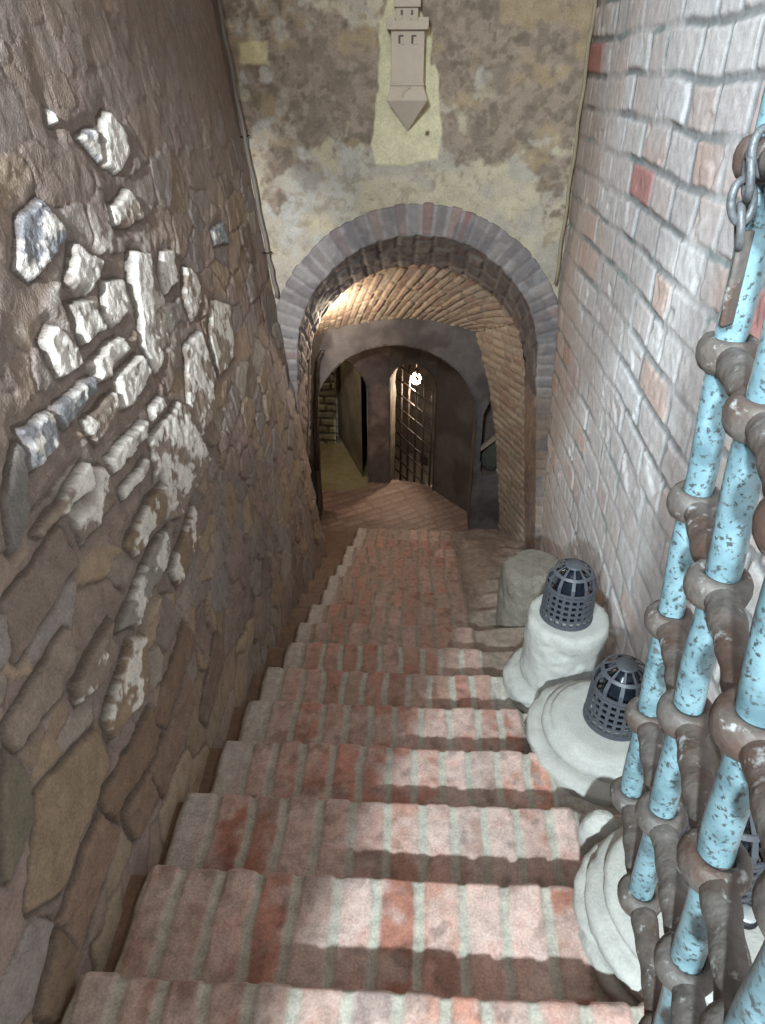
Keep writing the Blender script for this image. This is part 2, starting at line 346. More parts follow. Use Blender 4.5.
# ------------------------------------------------------------------ plastered wall above the first arch
CA = (0., -1.62); RO, RI = .965, .800
def wall_end():
    xs = np.arange(-1.32, 1.02, .0075); zs = np.arange(-1.7, .75, .0075)
    X, Z = np.meshgrid(xs, zs, indexing='ij')
    rad = np.hypot(X - CA[0], Z - CA[1])
    keep = (rad > RO - .05)
    # clean patch round the carved tower
    poly = np.array([(-.17, .9), (-.20, .29), (-.248, .245), (-.238, .067), (-.25, -.072), (-.275, -.217), (-.295, -.34), (-.27, -.44), (-.094, -.452), (.09, -.42), (.118, -.3), (.112, -.216),
                     (.095, -.10), (.085, -.0), (.066, .044), (.04, .045), (.03, .2), (-.03, .3), (-.03, .9)])
    wx = X + .03 * (fbm(X * 14, Z * 14, 91, 3) - .5); wz = Z + .03 * (fbm(X * 14, Z * 14, 92, 3) - .5)
    ins = np.zeros(X.shape, bool); dist = np.full(X.shape, 9.)
    for (a, b) in zip(poly, np.roll(poly, -1, 0)):
        c = ((a[1] > wz) != (b[1] > wz)) & (wx < (b[0] - a[0]) * (wz - a[1]) / (b[1] - a[1] + 1e-12) + a[0]); ins ^= c
        ab = b - a; tt = np.clip(((wx - a[0]) * ab[0] + (wz - a[1]) * ab[1]) / (ab @ ab), 0, 1)
        dist = np.minimum(dist, np.hypot(wx - a[0] - tt * ab[0], wz - a[1] - tt * ab[1]))
    sd = np.where(ins, dist, -dist); patch = sst(-.004, .008, sd)
    n1 = fbm(X * 3.4, Z * 3.4, 93, 4); n2 = fbm(X * 9, Z * 9, 94, 4); n3 = fbm(X * 26, Z * 26, 95, 3)
    # how much of the dark old skin is left: mostly on top and right, less near the arch and on the left
    n4 = fbm(X * 13 + 7, Z * 13, 98, 6)
    n5 = fbm(X * 38 + 7, Z * 38, 98, 5)
    dark = sst(.41, .51, n1 * .38 + n2 * .18 + n4 * .30 + n5 * .14 - .03 + .20 * sst(-.45, .2, Z) + .14 * sst(-.3, .5, X) - .10 - .30 * sst(.40, .02, rad - RO))
    cream = mix(lin((174, 163, 148)) * np.ones(X.shape + (3,)), lin((186, 172, 147)) * np.ones(X.shape + (3,)), sst(.4, .6, fbm(X * 5 + 4, Z * 5, 96, 3)))
    cream = mix(cream, lin((176, 172, 164)) * np.ones_like(cream), sst(.1, -.9, X) * sst(.45, .6, n2) * .8)
    brown = mix(lin((152, 135, 118)) * np.ones_like(cream), lin((132, 116, 101)) * np.ones_like(cream), sst(.4, .65, n3))
    brown = mix(brown, lin((112, 98, 85)) * np.ones_like(cream), .7 * sst(.55, .66, .5 * n4 + .5 * n5))
    cream = mix(cream, lin((150, 136, 116)) * np.ones_like(cream), .6 * sst(.54, .64, .4 * n4 + .6 * n5))
    brown = mix(brown, lin((164, 143, 112)) * np.ones_like(cream), .7 * sst(.56, .70, fbm(X * 7 + 2, Z * 7, 97, 3)))
    C = mix(cream, brown, dark)
    for (px, pz, rr) in [(-.60, -.22, .11), (-.66, -.50, .10), (.33, -.28, .07), (.42, -.02, .08)]:
        k = sst(1.05, .8, np.hypot(X - px, Z - pz) / rr + 1.1 * (n2 - .5)); C = mix(C, lin((124, 111, 98)) * np.ones_like(C), k * .5)
    k = sst(1.1, .85, np.maximum(np.abs(X + .93) / .085, np.abs(Z - .10) / .055) + .6 * (n2 - .5)); C = mix(C, lin((206, 190, 148)) * np.ones_like(C), k * .8)
    C = mix(C, lin((208, 197, 162)) * np.ones_like(C), patch * .95)
    hole = sst(1.1, .7, np.hypot(X - .03, Z + .285) / .014); C = mix(C, lin((110, 92, 70)) * np.ones_like(C), hole)
    h = (.010 * (n1 - .5) + .010 * (n2 - .5) + .004 * (n3 - .5)) * (1 - .9 * patch) - .007 * (1 - dark) * (1 - patch) - .004 * patch - .015 * hole
    P = np.stack([X, YE - h, Z], -1)
    kc = keep[:-1, :-1] & keep[1:, :-1] & keep[:-1, 1:] & keep[1:, 1:]
    s = Sheets(); s.add(P, C, mask=kc)
    return s.build('wall_end', M_PLASTER)
we = tag(wall_end(), 'patchy cream and brown plaster wall above the brick arch', 'wall', kind='structure')

# ------------------------------------------------------------------ first arch: ring of bricks on edge, jambs and the sloping soffit behind
SOF = .42                                   # depth of the arch
def arch_path(n_j, n_a, ri, ro):
    """inner and outer outline, left jamb foot -> crown -> right jamb foot"""
    zf = -3.5
    tl = np.linspace(0, 1, n_j, endpoint=False)
    zl = zf + (CA[1] - zf) * tl
    il = np.stack([-ri - .10 * (1 - tl), zl], -1); ol = np.stack([-ro - .02 + .05 * (1 - tl), zl], -1)
    th = np.linspace(math.pi, 0, n_a)
    ia = np.stack([CA[0] + ri * np.cos(th), CA[1] + ri * np.sin(th)], -1); oa = np.stack([CA[0] + ro * np.cos(th), CA[1] + ro * np.sin(th)], -1)
    tr = np.linspace(0, 1, n_j + 1)[1:]
    zr = CA[1] + (zf - CA[1]) * tr
    ir = np.stack([ri + .20 * tr, zr], -1); orr = np.stack([ro + .02 + .10 * tr, zr], -1)
    return np.concatenate([il, ia, ir]), np.concatenate([ol, oa, orr])
def arch_ring():
    I, O = arch_path(190, 300, RI, RO)
    mid = (I + O) / 2
    arc = np.concatenate([[0], np.cumsum(np.hypot(*np.diff(mid, axis=0).T))])
    nf, ns = 46, 70
    s = Sheets()
    # profile: outer edge -> front face -> inner edge -> soffit
    P = []; W = []
    for q in np.linspace(0, 1, 8, endpoint=False):      # outer return into the plaster
        P.append(np.concatenate([O, np.full((len(O), 1), YE + .03 - .05 * q)], 1)); W.append(-.05 * (1 - q))
    wid = RO - RI
    for q in np.linspace(0, 1, nf):
        xz = O + (I - O) * q
        P.append(np.concatenate([xz, np.full((len(O), 1), YE - .02)], 1)); W.append(q * wid)
    for q in np.linspace(0, 1, ns)[1:]:
        dy = q * SOF
        xz = I.copy(); xz[:, 1] = xz[:, 1] - .64 * dy * (xz[:, 1] > -3.4)
        P.append(np.concatenate([xz, np.full((len(O), 1), YE - .02 + dy)], 1)); W.append(wid + dy)
    P = np.stack(P, 1)[:, :, [0, 2, 1]]                 # (path, profile, xyz)
    W = np.broadcast_to(np.array(W)[None, :], P.shape[:2]); A = np.broadcast_to(arc[:, None], P.shape[:2])
    n = normals(P)
    r, b, r2 = bricks(W * 1.0, A, .125, [.20, .20, .14], 21, wob=.016, joint=.014, soft=.016)
    face = W <= wid + .001
    rf = bricks(np.where(W < wid, .1, .3) + 0 * W, A, .078, [5.], 23, wob=.006, joint=.012, soft=.010)
    # on the front every voussoir is one whole brick
    b = np.where(face, rf[1] * sst(wid + .005, wid - .012, W), b); r = np.where(face, hash1(np.floor(A / .078), 9), r); r2 = np.where(face, hash1(np.floor(A / .078), 10), r2)
    rn = fbm(A * 18, W * 18 + 4, 99, 4) - .5
    h = b * (.007 + .010 * (r2 - .5)) + .016 * rn
    jamb = sst(CA[1] - .05, CA[1] - .35, P[..., 2]) * (P[..., 0] < 0)
    h = h * (1 - .6 * jamb) + jamb * .03 * (fbm(A * 7, W * 7, 103, 3) - .5)
    cols = palette([(130, 120, 114), (136, 128, 124), (120, 110, 106), (144, 134, 128), (128, 124, 122), (136, 114, 108)], r)
    crown = np.exp(-((A - arc[-1] * .5) / .28) ** 2)
    cols = np.where((face & (crown > .35) & (r2 > .42))[..., None], palette([(140, 96, 88), (136, 106, 98), (146, 122, 112)], r), cols)
    C = mix(lin((150, 142, 138)) * np.ones_like(cols), cols, b * .8)
    C = mix(C, lin((122, 106, 98)) * np.ones_like(cols), jamb * .85)
    jr = sst(CA[1] - .10, CA[1] - .40, P[..., 2]) * (P[..., 0] > 0); C = mix(C, lin((142, 121, 104)) * np.ones_like(cols), jr * .85); h = h * (1 - .5 * jr)
    C = mix(C, lin((112, 104, 104)) * np.ones_like(cols), sst(.5, .62, fbm(A * 7, W * 7, 101, 3)) * .6)
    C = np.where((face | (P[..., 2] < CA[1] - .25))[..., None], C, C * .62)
    sgn = -1.0
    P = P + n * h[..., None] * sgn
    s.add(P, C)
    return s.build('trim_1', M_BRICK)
tag(arch_ring(), 'grey and red brick ring of the first arch, with its jambs', 'arch', kind='structure')

# ------------------------------------------------------------------ vaulted passage behind the arch
def resample(pts, n):
    pts = np.array(pts, float)
    # Catmull-Rom through the points
    t = np.concatenate([[0], np.cumsum(np.hypot(*np.diff(pts, axis=0).T))]); t /= t[-1]
    q = np.linspace(0, 1, n); out = np.zeros((n, 2))
    m = np.gradient(pts, t, axis=0)
    i = np.clip(np.searchsorted(t, q) - 1, 0, len(t) - 2); hh = (t[i + 1] - t[i])[:, None]; u = ((q - t[i]) / (t[i + 1] - t[i]))[:, None]
    return (2*u**3 - 3*u**2 + 1) * pts[i] + (u**3 - 2*u**2 + u) * hh * m[i] + (-2*u**3 + 3*u**2) * pts[i+1] + (u**3 - u**2) * hh * m[i+1]
Y2 = 5.52                                   # wall with the second arch
def passage():
    a0 = -1.84
    arcA = [(.71 * math.cos(t) - .02 + .03 * math.cos(t), -1.47 + .43 * math.sin(t)) for t in np.linspace(0, math.pi, 15)]
    arcB = [(.46, -1.75), (.40, -1.735), (.25, -1.70), (.1, -1.675), (-.05, -1.665), (-.2, -1.67), (-.35, -1.685), (-.5, -1.71), (-.64, -1.745), (-.77, -1.79), (-.85, -1.84)]
    A = [[(1.05, -3.75), (.98, -3.0), (.87, -2.2), arcA[0]], arcA, [arcA[-1], (-.80, -2.2), (-.87, -3.0), (-.90, -3.75)]]
    B = [[(.83, -3.9), (.77, -3.2), (.71, -2.68), (.60, -2.2), arcB[0]], arcB, [arcB[-1], (-.93, -2.2), (-.95, -3.1), (-.95, -3.9)]]
    nu, nv = 620, 190
    cnt = (220, 230, 170)
    a = np.concatenate([resample(p, c) for p, c in zip(A, cnt)]); b = np.concatenate([resample(p, c) for p, c in zip(B, cnt)])
    q = np.linspace(0, 1, nv); YA, YB = YE + SOF - .03, Y2 + .03
    xz = a[:, None, :] * (1 - q)[None, :, None] + b[:, None, :] * q[None, :, None]
    Yg = np.broadcast_to((YA + (YB - YA) * q)[None, :], (nu, nv))
    P = np.stack([xz[..., 0], Yg, xz[..., 1]], -1)
    arc = np.concatenate([[0], np.cumsum(np.hypot(*np.diff(a, axis=0).T))]); S = np.broadcast_to(arc[:, None], (nu, nv))
    n = normals(P)
    u = (Yg - YA) * 1.25 + .35 * S; v = S - .35 * (Yg - YA)
    n = np.where(np.isfinite(n), n, 0)
    r, bb, r2 = bricks(u, v, .075, [.24, .12, .2], 31, wob=.007, joint=.012, soft=.012)
    rn = fbm(u * 20, v * 20, 111, 4) - .5
    h = bb * (.007 + .010 * (r2 - .5)) + .012 * rn
    cols = palette([(158, 140, 122), (150, 130, 114), (164, 148, 132), (146, 122, 108), (156, 142, 128), (142, 124, 112)], r)
    C = mix(lin((148, 134, 116)) * np.ones_like(cols), cols, bb)
    # front annulus closing the step between arch and vault is made by the ring of the arch itself
    P = P + n * h[..., None]
    s = Sheets(); s.add(P, C)
    # annulus
    I, _ = arch_path(190, 300, RI, RO); I = I[::-1].copy(); I[:, 1] = I[:, 1] - .64 * SOF * (I[:, 1] > -3.4)
    ii = resample(np.stack([np.interp(np.linspace(0, 1, 60), np.linspace(0, 1, len(I)), I[:, k]) for k in (0, 1)], -1), nu)
    w = np.linspace(0, 1, 4)
    xz = ii[:, None, :] * (1 - w)[None, :, None] + (a * np.array([1.03, 1]) + np.array([0, .03]))[:, None, :] * w[None, :, None]
    s.add(np.stack([xz[..., 0], np.full(xz.shape[:2], YA + .012), xz[..., 1]], -1), np.ones(xz.shape[:2] + (3,)) * lin((128, 112, 98)))
    return s.build('ceiling', M_BRICK)
tag(passage(), 'tan brick barrel vault sloping down between the two arches', 'vault', kind='structure')

# ------------------------------------------------------------------ generic plaster / masonry planes
def plane_wall(name, p0, p1, z0, z1, m, label, step=.02, amp=.012, seed=1, hole=None, cols=((104, 92, 84), (88, 78, 72)), thick=.25, courses=None, flip=False, build=True):
    """upright wall from p0 to p1 (plan), with an optional opening hole(s, z) -> keep; its reveal is made by closing the back at `thick`"""
    p0 = np.array(p0, float); p1 = np.array(p1, float); L = np.hypot(*(p1 - p0)); d = (p1 - p0) / L; nrm = np.array([d[1], -d[0]])
    ss = np.linspace(0, L, max(int(L / step), 3)); zs = np.linspace(z0, z1, max(int((z1 - z0) / step), 3))
    S, Z = np.meshgrid(ss, zs, indexing='ij')
    n1 = fbm(S * 5 + seed, Z * 5, seed, 4) - .5; n2 = fbm(S * 22 + seed, Z * 22, seed + 3, 3) - .5
    h = amp * (1.6 * n1 + .7 * n2)
    C = mix(lin(cols[0]) * np.ones(S.shape + (3,)), lin(cols[1]) * np.ones(S.shape + (3,)), sst(.35, .65, n1 + .5))
    if courses:
        r, b, r2 = bricks(S, Z, courses, [courses * 2.2, courses * 3.2], seed + 40, wob=.008, joint=.012, soft=.012)
        h = h + b * (.012 + .02 * r2); C = C * (.75 + .5 * r)[..., None]; C = mix(C * .6, C, b)
    base = np.stack([p0[0] + d[0] * S, p0[1] + d[1] * S, Z], -1); n3 = np.array([nrm[0], nrm[1], 0])
    s = Sheets()
    keep = None
    if hole is not None:
        k = hole(S, Z); keep = k[:-1, :-1] | k[1:, :-1] | k[:-1, 1:] | k[1:, 1:]
        keep = hole((S[:-1, :-1] + S[1:, 1:]) / 2, (Z[:-1, :-1] + Z[1:, 1:]) / 2)
    s.add(base + n3 * h[..., None], C, mask=keep, flip=False)
    s.add(base - n3 * thick, C, mask=keep, flip=True)
    o = s.build(name, m)
    tag(o, label, 'wall', kind='structure')
    return o

def reveal(name, pts, n3, depth, label, c=(96, 86, 78), m=None, seed=4, close=False, parent=None):
    """the inner face of an opening: an outline carried back by `depth` along n3"""
    pts = np.array(pts, float); t = np.linspace(0, 1, 140)
    cum = np.concatenate([[0], np.cumsum(np.linalg.norm(np.diff(pts, axis=0), axis=1))]); cum /= cum[-1]
    q = np.stack([np.interp(t, cum, pts[:, k]) for k in range(3)], -1)
    w = np.linspace(-.02, depth, 14)
    P = q[:, None, :] + np.array(n3, float)[None, None, :] * w[None, :, None]
    n = normals(P); A = np.broadcast_to((t * 4)[:, None], P.shape[:2]); W = np.broadcast_to(w[None, :], P.shape[:2])
    P = P + n * (.012 * (fbm(A * 6, W * 14, seed, 3) - .5))[..., None]
    C = mix(lin(c) * np.ones(P.shape), lin(c) * .7 * np.ones(P.shape), sst(.4, .6, fbm(A * 9, W * 9, seed + 2, 3)))
    s = Sheets(); s.add(P, C); o = s.build(name, m or M_PLASTER, parent)
    if parent is None: tag(o, label, 'arch', kind='structure')
    return o

def box_sheet(name, lo, hi, m, label, cat='wall', c=(90, 80, 72), kind='structure'):
    bm = bmesh.new(); bmesh.ops.create_cube(bm, size=1, matrix=Matrix.Translation((Vector(lo) + Vector(hi)) / 2) @ Matrix.Diagonal((*(Vector(hi) - Vector(lo)), 1)))
    me = bpy.data.meshes.new(name); bm.to_mesh(me); bm.free()
    o = link(name, me, m, None, False); return tag(o, label, cat, kind=kind)

# second arch, in a sooty plastered wall
C2 = (-.17, -2.555); R2 = .70
def hole2(S, Z):
    x = S - 1.2
    inside = ((Z > C2[1]) & (np.hypot(x - C2[0], (Z - C2[1]) * 1.0) < R2)) | ((Z <= C2[1]) & (np.abs(x - C2[0]) < R2))
    niche = (x > .585 + .35 * np.maximum(0, Z + 2.45) + .12 * np.maximum(0, -2.85 - Z)) & (x < .80) & (Z > -3.04) & (Z < -2.02)
    return ~(inside | niche)
plane_wall('wall_passage', (-1.2, Y2), (1.0, Y2), -3.8, -1.25, M_PLASTER, 'sooty grey plaster wall around the second arch', step=.0125, amp=.010, seed=7, hole=hole2, cols=((98, 92, 90), (74, 69, 68)), thick=.26)
out = [(C2[0] - R2, Y2, -3.75), (C2[0] - R2, Y2, C2[1])] + [(C2[0] - R2 * math.cos(t), Y2, C2[1] + R2 * math.sin(t)) for t in np.linspace(0, math.pi, 40)] + [(C2[0] + R2, Y2, -3.75)]
reveal('trim_2', out, (0, 1, 0), .27, 'dark inner face of the second arch')
# niche beside it
nb = bmesh.new()
def quad(bm, *p): bm.faces.new([bm.verts.new(q) for q in p])
x0, x1, z0_, z1_, yb = .56, .84, -3.06, -1.98, Y2 + .24
quad(nb, (x0, yb, z0_), (x1, yb, z0_), (x1, yb, z1_), (x0, yb, z1_)); quad(nb, (x0, Y2 - .0, z0_), (x0, yb, z0_), (x0, yb, z1_), (x0, Y2, z1_)); quad(nb, (x1, Y2, z0_), (x1, yb, z0_), (x1, yb, z1_), (x1, Y2, z1_))
quad(nb, (x0, Y2, z0_), (x1, Y2, z0_), (x1, yb, z0_ + .02), (x0, yb, z0_ + .02)); quad(nb, (x0, Y2, z1_), (x1, Y2, z1_), (x1, yb, z1_), (x0, yb, z1_))
nm = bpy.data.meshes.new('wall_niche'); nb.to_mesh(nm); nb.free(); tag(link('wall_niche', nm, M_DARKPL, None, False), 'dark niche let into the wall right of the second arch', 'niche', kind='structure')

# chamber beyond: slanting wall, gate wall, pier, back wall, outer shell
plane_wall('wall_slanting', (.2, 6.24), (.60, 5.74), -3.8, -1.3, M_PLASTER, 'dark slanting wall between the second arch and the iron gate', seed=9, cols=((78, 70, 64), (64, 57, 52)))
GA, GB = np.array([-.25, 6.36]), np.array([.21, 6.24]); GL = np.hypot(*(GB - GA))
def holeg(S, Z):
    c = GL * .5; rr = GL * .485
    return ~(((Z > -2.52) & (np.hypot(S - c, Z + 2.52) < rr)) | ((Z <= -2.52) & (np.abs(S - c) < rr)))
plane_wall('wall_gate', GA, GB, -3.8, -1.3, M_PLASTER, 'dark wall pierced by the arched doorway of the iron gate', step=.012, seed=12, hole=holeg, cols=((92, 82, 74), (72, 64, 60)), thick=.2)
gd = (GB - GA) / GL; gn = np.array([gd[1], -gd[0]])
gp = lambda s, z: (GA[0] + gd[0] * s, GA[1] + gd[1] * s, z)
c_, rr_ = GL * .5, GL * .485
reveal('trim_3', [gp(c_ - rr_, -3.75), gp(c_ - rr_, -2.52)] + [gp(c_ - rr_ * math.cos(t), -2.52 + rr_ * math.sin(t)) for t in np.linspace(0, math.pi, 30)] + [gp(c_ + rr_, -3.75)], (-gn[0], -gn[1], 0), .2, 'stone edge of the arched gate doorway', c=(120, 106, 94))
def holep(S, Z):
    x = S - 1.75
    c, rr = -.83, .36
    return ~(((Z > -2.62) & (np.hypot(x - c, Z + 2.62) < rr)) | ((Z <= -2.62) & (np.abs(x - c) < rr)))
plane_wall('wall_pier', (-1.75, 6.36), (-.25, 6.36), -3.8, -1.3, M_PLASTER, 'pinkish plaster pier and arch left of the iron gate', step=.0125, seed=15, hole=holep, cols=((128, 108, 98), (92, 78, 72)), thick=.22)
reveal('trim_4', [(-1.19, 6.36, -3.75), (-1.19, 6.36, -2.62)] + [(-.83 - .36 * math.cos(t), 6.36, -2.62 + .36 * math.sin(t)) for t in np.linspace(0, math.pi, 30)] + [(-.47, 6.36, -3.75)], (0, 1, 0), .22, 'dark inner face of the left chamber arch', c=(84, 74, 66))
plane_wall('wall_back', (-2.3, 7.5), (-.5, 7.5), -3.8, -1.3, M_PLASTER, 'green brown plaster wall at the back of the left chamber', seed=18, cols=((104, 96, 74), (88, 80, 62)))
plane_wall('wall_stone', (-1.12, 7.3), (-.90, 7.3), -3.7, -1.3, M_PLASTER, 'pale coursed stone pillar at the back of the left chamber', step=.01, seed=21, cols=((150, 146, 124), (132, 128, 108)), courses=.09, thick=.19)
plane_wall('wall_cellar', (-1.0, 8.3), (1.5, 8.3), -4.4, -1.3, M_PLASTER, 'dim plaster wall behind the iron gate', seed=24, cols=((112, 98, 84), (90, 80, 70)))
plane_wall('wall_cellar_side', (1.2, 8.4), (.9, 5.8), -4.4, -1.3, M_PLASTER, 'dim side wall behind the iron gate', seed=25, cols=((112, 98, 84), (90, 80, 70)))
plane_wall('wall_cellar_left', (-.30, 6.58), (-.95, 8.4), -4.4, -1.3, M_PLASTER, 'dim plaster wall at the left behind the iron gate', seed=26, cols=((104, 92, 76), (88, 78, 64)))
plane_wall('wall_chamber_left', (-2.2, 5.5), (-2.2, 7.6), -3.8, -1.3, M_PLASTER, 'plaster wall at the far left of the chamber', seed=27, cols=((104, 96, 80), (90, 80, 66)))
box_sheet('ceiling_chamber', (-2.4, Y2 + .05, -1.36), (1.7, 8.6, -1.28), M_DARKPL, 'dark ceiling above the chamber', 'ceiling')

def floor_landing():
    xs = np.arange(-2.3, 1.25, .016); ys = np.arange(NY(14) - .1, 6.45, .014)
    X, Yg = np.meshgrid(xs, ys, indexing='ij')
    a = R(33); u = X * math.cos(a) + Yg * math.sin(a); v = -X * math.sin(a) + Yg * math.cos(a)
    r, b, r2 = bricks(u, v, .085, [.2], 51, wob=.004, joint=.012, soft=.012)
    C = mix(lin((122, 100, 88)) * np.ones(X.shape + (3,)), palette([(136, 112, 102), (146, 122, 112), (128, 104, 94), (138, 117, 107)], r), b)
    h = b * .006 + .012 * (fbm(X * 3, Yg * 3, 121, 3) - .5)
    # the paving fans in under the last steps
    P = np.stack([X, Yg, ZL + h - .0 * X], -1)
    line = GA[1] + (X - GA[0]) * (GB[1] - GA[1]) / (GB[0] - GA[0])
    keep = (Yg < np.where(X < -.47, 6.2 + .03 * np.sin(X * 9), np.maximum(line + .10, 6.2)))
    k = keep[:-1, :-1] & keep[1:, 1:]
    s = Sheets(); s.add(P, C, mask=k); return s.build('floor', M_STEP)
tag(floor_landing(), 'reddish brick paving of the landing at the foot of the stairs', 'floor', kind='structure')
def floor_dirt():
    xs = np.linspace(-2.3, -.42, 70); ys = np.linspace(6.15, 7.7, 60); X, Yg = np.meshgrid(xs, ys, indexing='ij')
    P = np.stack([X, Yg, ZL - .012 + .035 * (fbm(X * 4, Yg * 4, 131, 4) - .5)], -1); s = Sheets(); s.add(P, np.ones(P.shape) * lin((132, 122, 92))); return s.build('floor_earth', M_PLASTER)
tag(floor_dirt(), 'greenish earth floor of the left chamber', 'floor', kind='structure')
def floor_cellar():
    xs = np.linspace(-1.0, 1.5, 40); ys = np.linspace(6.1, 8.5, 50); X, Yg = np.meshgrid(xs, ys, indexing='ij')
    P = np.stack([X, Yg, -4.25 + .03 * (fbm(X * 4, Yg * 4, 133, 3) - .5)], -1); s = Sheets(); s.add(P, np.ones(P.shape) * lin((110, 98, 84))); return s.build('floor_cellar', M_PLASTER)
tag(floor_cellar(), 'sunken floor behind the iron gate', 'floor', kind='structure')

# ------------------------------------------------------------------ stairs
def stairs():
    s = Sheets()
    xs = np.linspace(-.98, 1.12, 400)
    for k in range(-7, 16):
        top = NZ(k); yb, yn = NY(k - 1), NY(k)
        if k == 15: yn = NY(15) + .05
        rad = .013
        prof = [(yb - .03, top)] + [(yy, top) for yy in np.linspace(yb, yn - rad, 34)]
        prof += [(yn - rad + rad * math.sin(t), top - rad + rad * math.cos(t)) for t in np.linspace(0, math.pi / 2, 9)[1:]]
        prof += [(yn, zz) for zz in np.linspace(top - rad, top - RISE - .03, 14)[1:]]
        prof = np.array(prof); nv = len(prof)
        X = np.repeat(xs[:, None], nv, 1); Yp = np.broadcast_to(prof[None, :, 0], X.shape).copy(); Zp = np.broadcast_to(prof[None, :, 1], X.shape).copy()
        kk = max(k, 0)
        xl = np.interp(k, [-7, 0, 4, 10, 15], [-.66, -.645, -.62, -.54, -.50]) + .012 * math.sin(k * 2.3)
        xr = np.interp(k, [-7, 0, 1, 2, 3, 4, 5, 7, 15], [.60, .56, .53, .50, .48, .44, .36, .33, .36]) + .01 * math.sin(k * 3.1)
        tp = np.concatenate([[0], np.cumsum(np.hypot(*np.diff(prof, axis=0).T))]); T = np.broadcast_to(tp[None, :], X.shape)
        rng = np.random.RandomState(300 + k)
        n = 14
        wd = np.full(n, (xr - xl) / n) if k < 4 else None
        bw = .093
        n = max(int(round((xr - xl) / bw)), 3); wd = rng.uniform(.86, 1.14, n); wd = wd / wd.sum() * (xr - xl)
        br = xl + np.concatenate([[0], np.cumsum(wd)])
        Xw = X + .006 * (fbm(X * 8, T * 9 + k, 140, 2) - .5) * 2 + .004 * (vnoise(X * 40, T * 40, 141) - .5)
        i = np.clip(np.searchsorted(br, Xw) - 1, 0, n - 1); d = np.minimum(Xw - br[i], br[i + 1] - Xw)
        edge = np.abs(prof[:, 0] - yn)[None, :] + 0 * X
        jw = .006 + .003 * hash1(i + 40 * k, 3)
        b = sst(jw, jw + .009, d)
        inb = (Xw > xl) & (Xw < xr); b = np.where(inb, b, 0)
        r = hash1(i + 31. * k, 2); r2 = hash1(i + 17. * k, 4)
        nos = sst(.14, .0, np.maximum(0, yn - Yp)) 
        wear = fbm(X * 9 + k, T * 9, 143, 3)
        h = b * (.0035 + .003 * nos) + .006 * (r2 - .5) * b * nos + .010 * (wear - .5) + .003 * (fbm(X * 40, T * 40, 145, 2) - .5)
        cols = palette([(176, 134, 120), (166, 118, 104), (182, 148, 138), (160, 110, 94), (172, 142, 132), (174, 126, 110), (158, 130, 118), (186, 152, 142)], r) * (.85 + .3 * r2)[..., None]
        if k < 4:
            wear2 = fbm(X * 26 + k, T * 26, 157, 4)
            dust_dim = sst(.42, .60, .6 * wear + .4 * wear2 + .10 * nos)
        else:
            wear2 = fbm(X * 26 + k, T * 26, 157, 4)
            dust_dim = sst(.36, .58, .6 * wear + .4 * wear2)
        cols = mix(cols, (lin((188, 170, 162)) if k < 5 else lin((158, 134, 120))) * np.ones_like(cols), dust_dim * .6)  # dust; on lower steps a duller tone paints in the weaker light
        dk = sst(.60, .70, fbm(X * 19 + 3 * k, T * 19, 159, 4)); cols = mix(cols, cols * .55, dk * .7)
        lb = sst(xl + .14, xl + .05, X + .05 * (wear - .5)); cols = mix(cols, lin((186, 180, 174)) * np.ones_like(cols), lb * (.8 if k > 1 else .35))
        C = mix((lin((170, 164, 152)) if k < 7 else lin((146, 132, 118))) * np.ones_like(cols), cols, b)  # joints of the deeper steps darkened in colour for the dim passage
        # mortar apron on the right, gutter on the left
        ap = sst(xr - .004, xr + .012, X + .02 * (wear - .5)); C = mix(C, (lin((170, 162, 152)) if k < 6 else lin((134, 118, 106))) * (.7 + .6 * fbm(X * 16, T * 16 + k, 155, 3))[..., None], ap)
        up = sst(xr + .04, xr + .25, X) * sst(4.5, 7, k) 
        Zp = Zp + h * 1.0 - ap * .008 + ap * .035 * (fbm(X * 7, T * 7 + k, 147, 3) - .5) + up * .03
        gut = sst(xl + .004, xl - .010, X + .012 * (fbm(X * 20, T * 20, 149, 2) - .5))
        C = mix(C, lin((116, 93, 77)) * np.ones_like(C), gut)
        Zp = Zp - gut * .022
        Yp = Yp + sst(.0, .02, np.maximum(0, top - prof[None, :, 1])) * h * .8 - gut * .01
        Yp = Yp + .012 * (fbm(X * 5 + k * 3.1, T * 0 + k, 151, 2) - .5) * (T > .2)
        s.add(np.stack([X, Yp, Zp], -1), C)
    return s.build('staircase', M_STEP)
tag(stairs(), 'worn brick staircase going down to the vaulted passage', 'stairs', kind='structure')

# ------------------------------------------------------------------ small mesh tools
def tube_bm(bm, pts, rad, seg=12, caps=True):
    pts = [Vector(p) for p in pts]; rings = []
    rads = rad if isinstance(rad, (list, tuple, np.ndarray)) else [rad] * len(pts)
    t0 = (pts[1] - pts[0]).normalized(); ref = Vector((0, 0, 1)) if abs(t0.z) < .9 else Vector((1, 0, 0))
    a = t0.cross(ref).normalized()
    for i, p in enumerate(pts):
        t = (pts[min(i + 1, len(pts) - 1)] - pts[max(i - 1, 0)]).normalized()
        a = (a - t * a.dot(t)).normalized(); b = t.cross(a)
        rings.append([bm.verts.new(p + (a * math.cos(q) + b * math.sin(q)) * rads[i]) for q in [2 * math.pi * j / seg for j in range(seg)]])
    for r0, r1 in zip(rings[:-1], rings[1:]):
        for j in range(seg): bm.faces.new((r0[j], r0[(j + 1) % seg], r1[(j + 1) % seg], r1[j]))
    if caps: bm.faces.new(rings[0][::-1]); bm.faces.new(rings[-1])
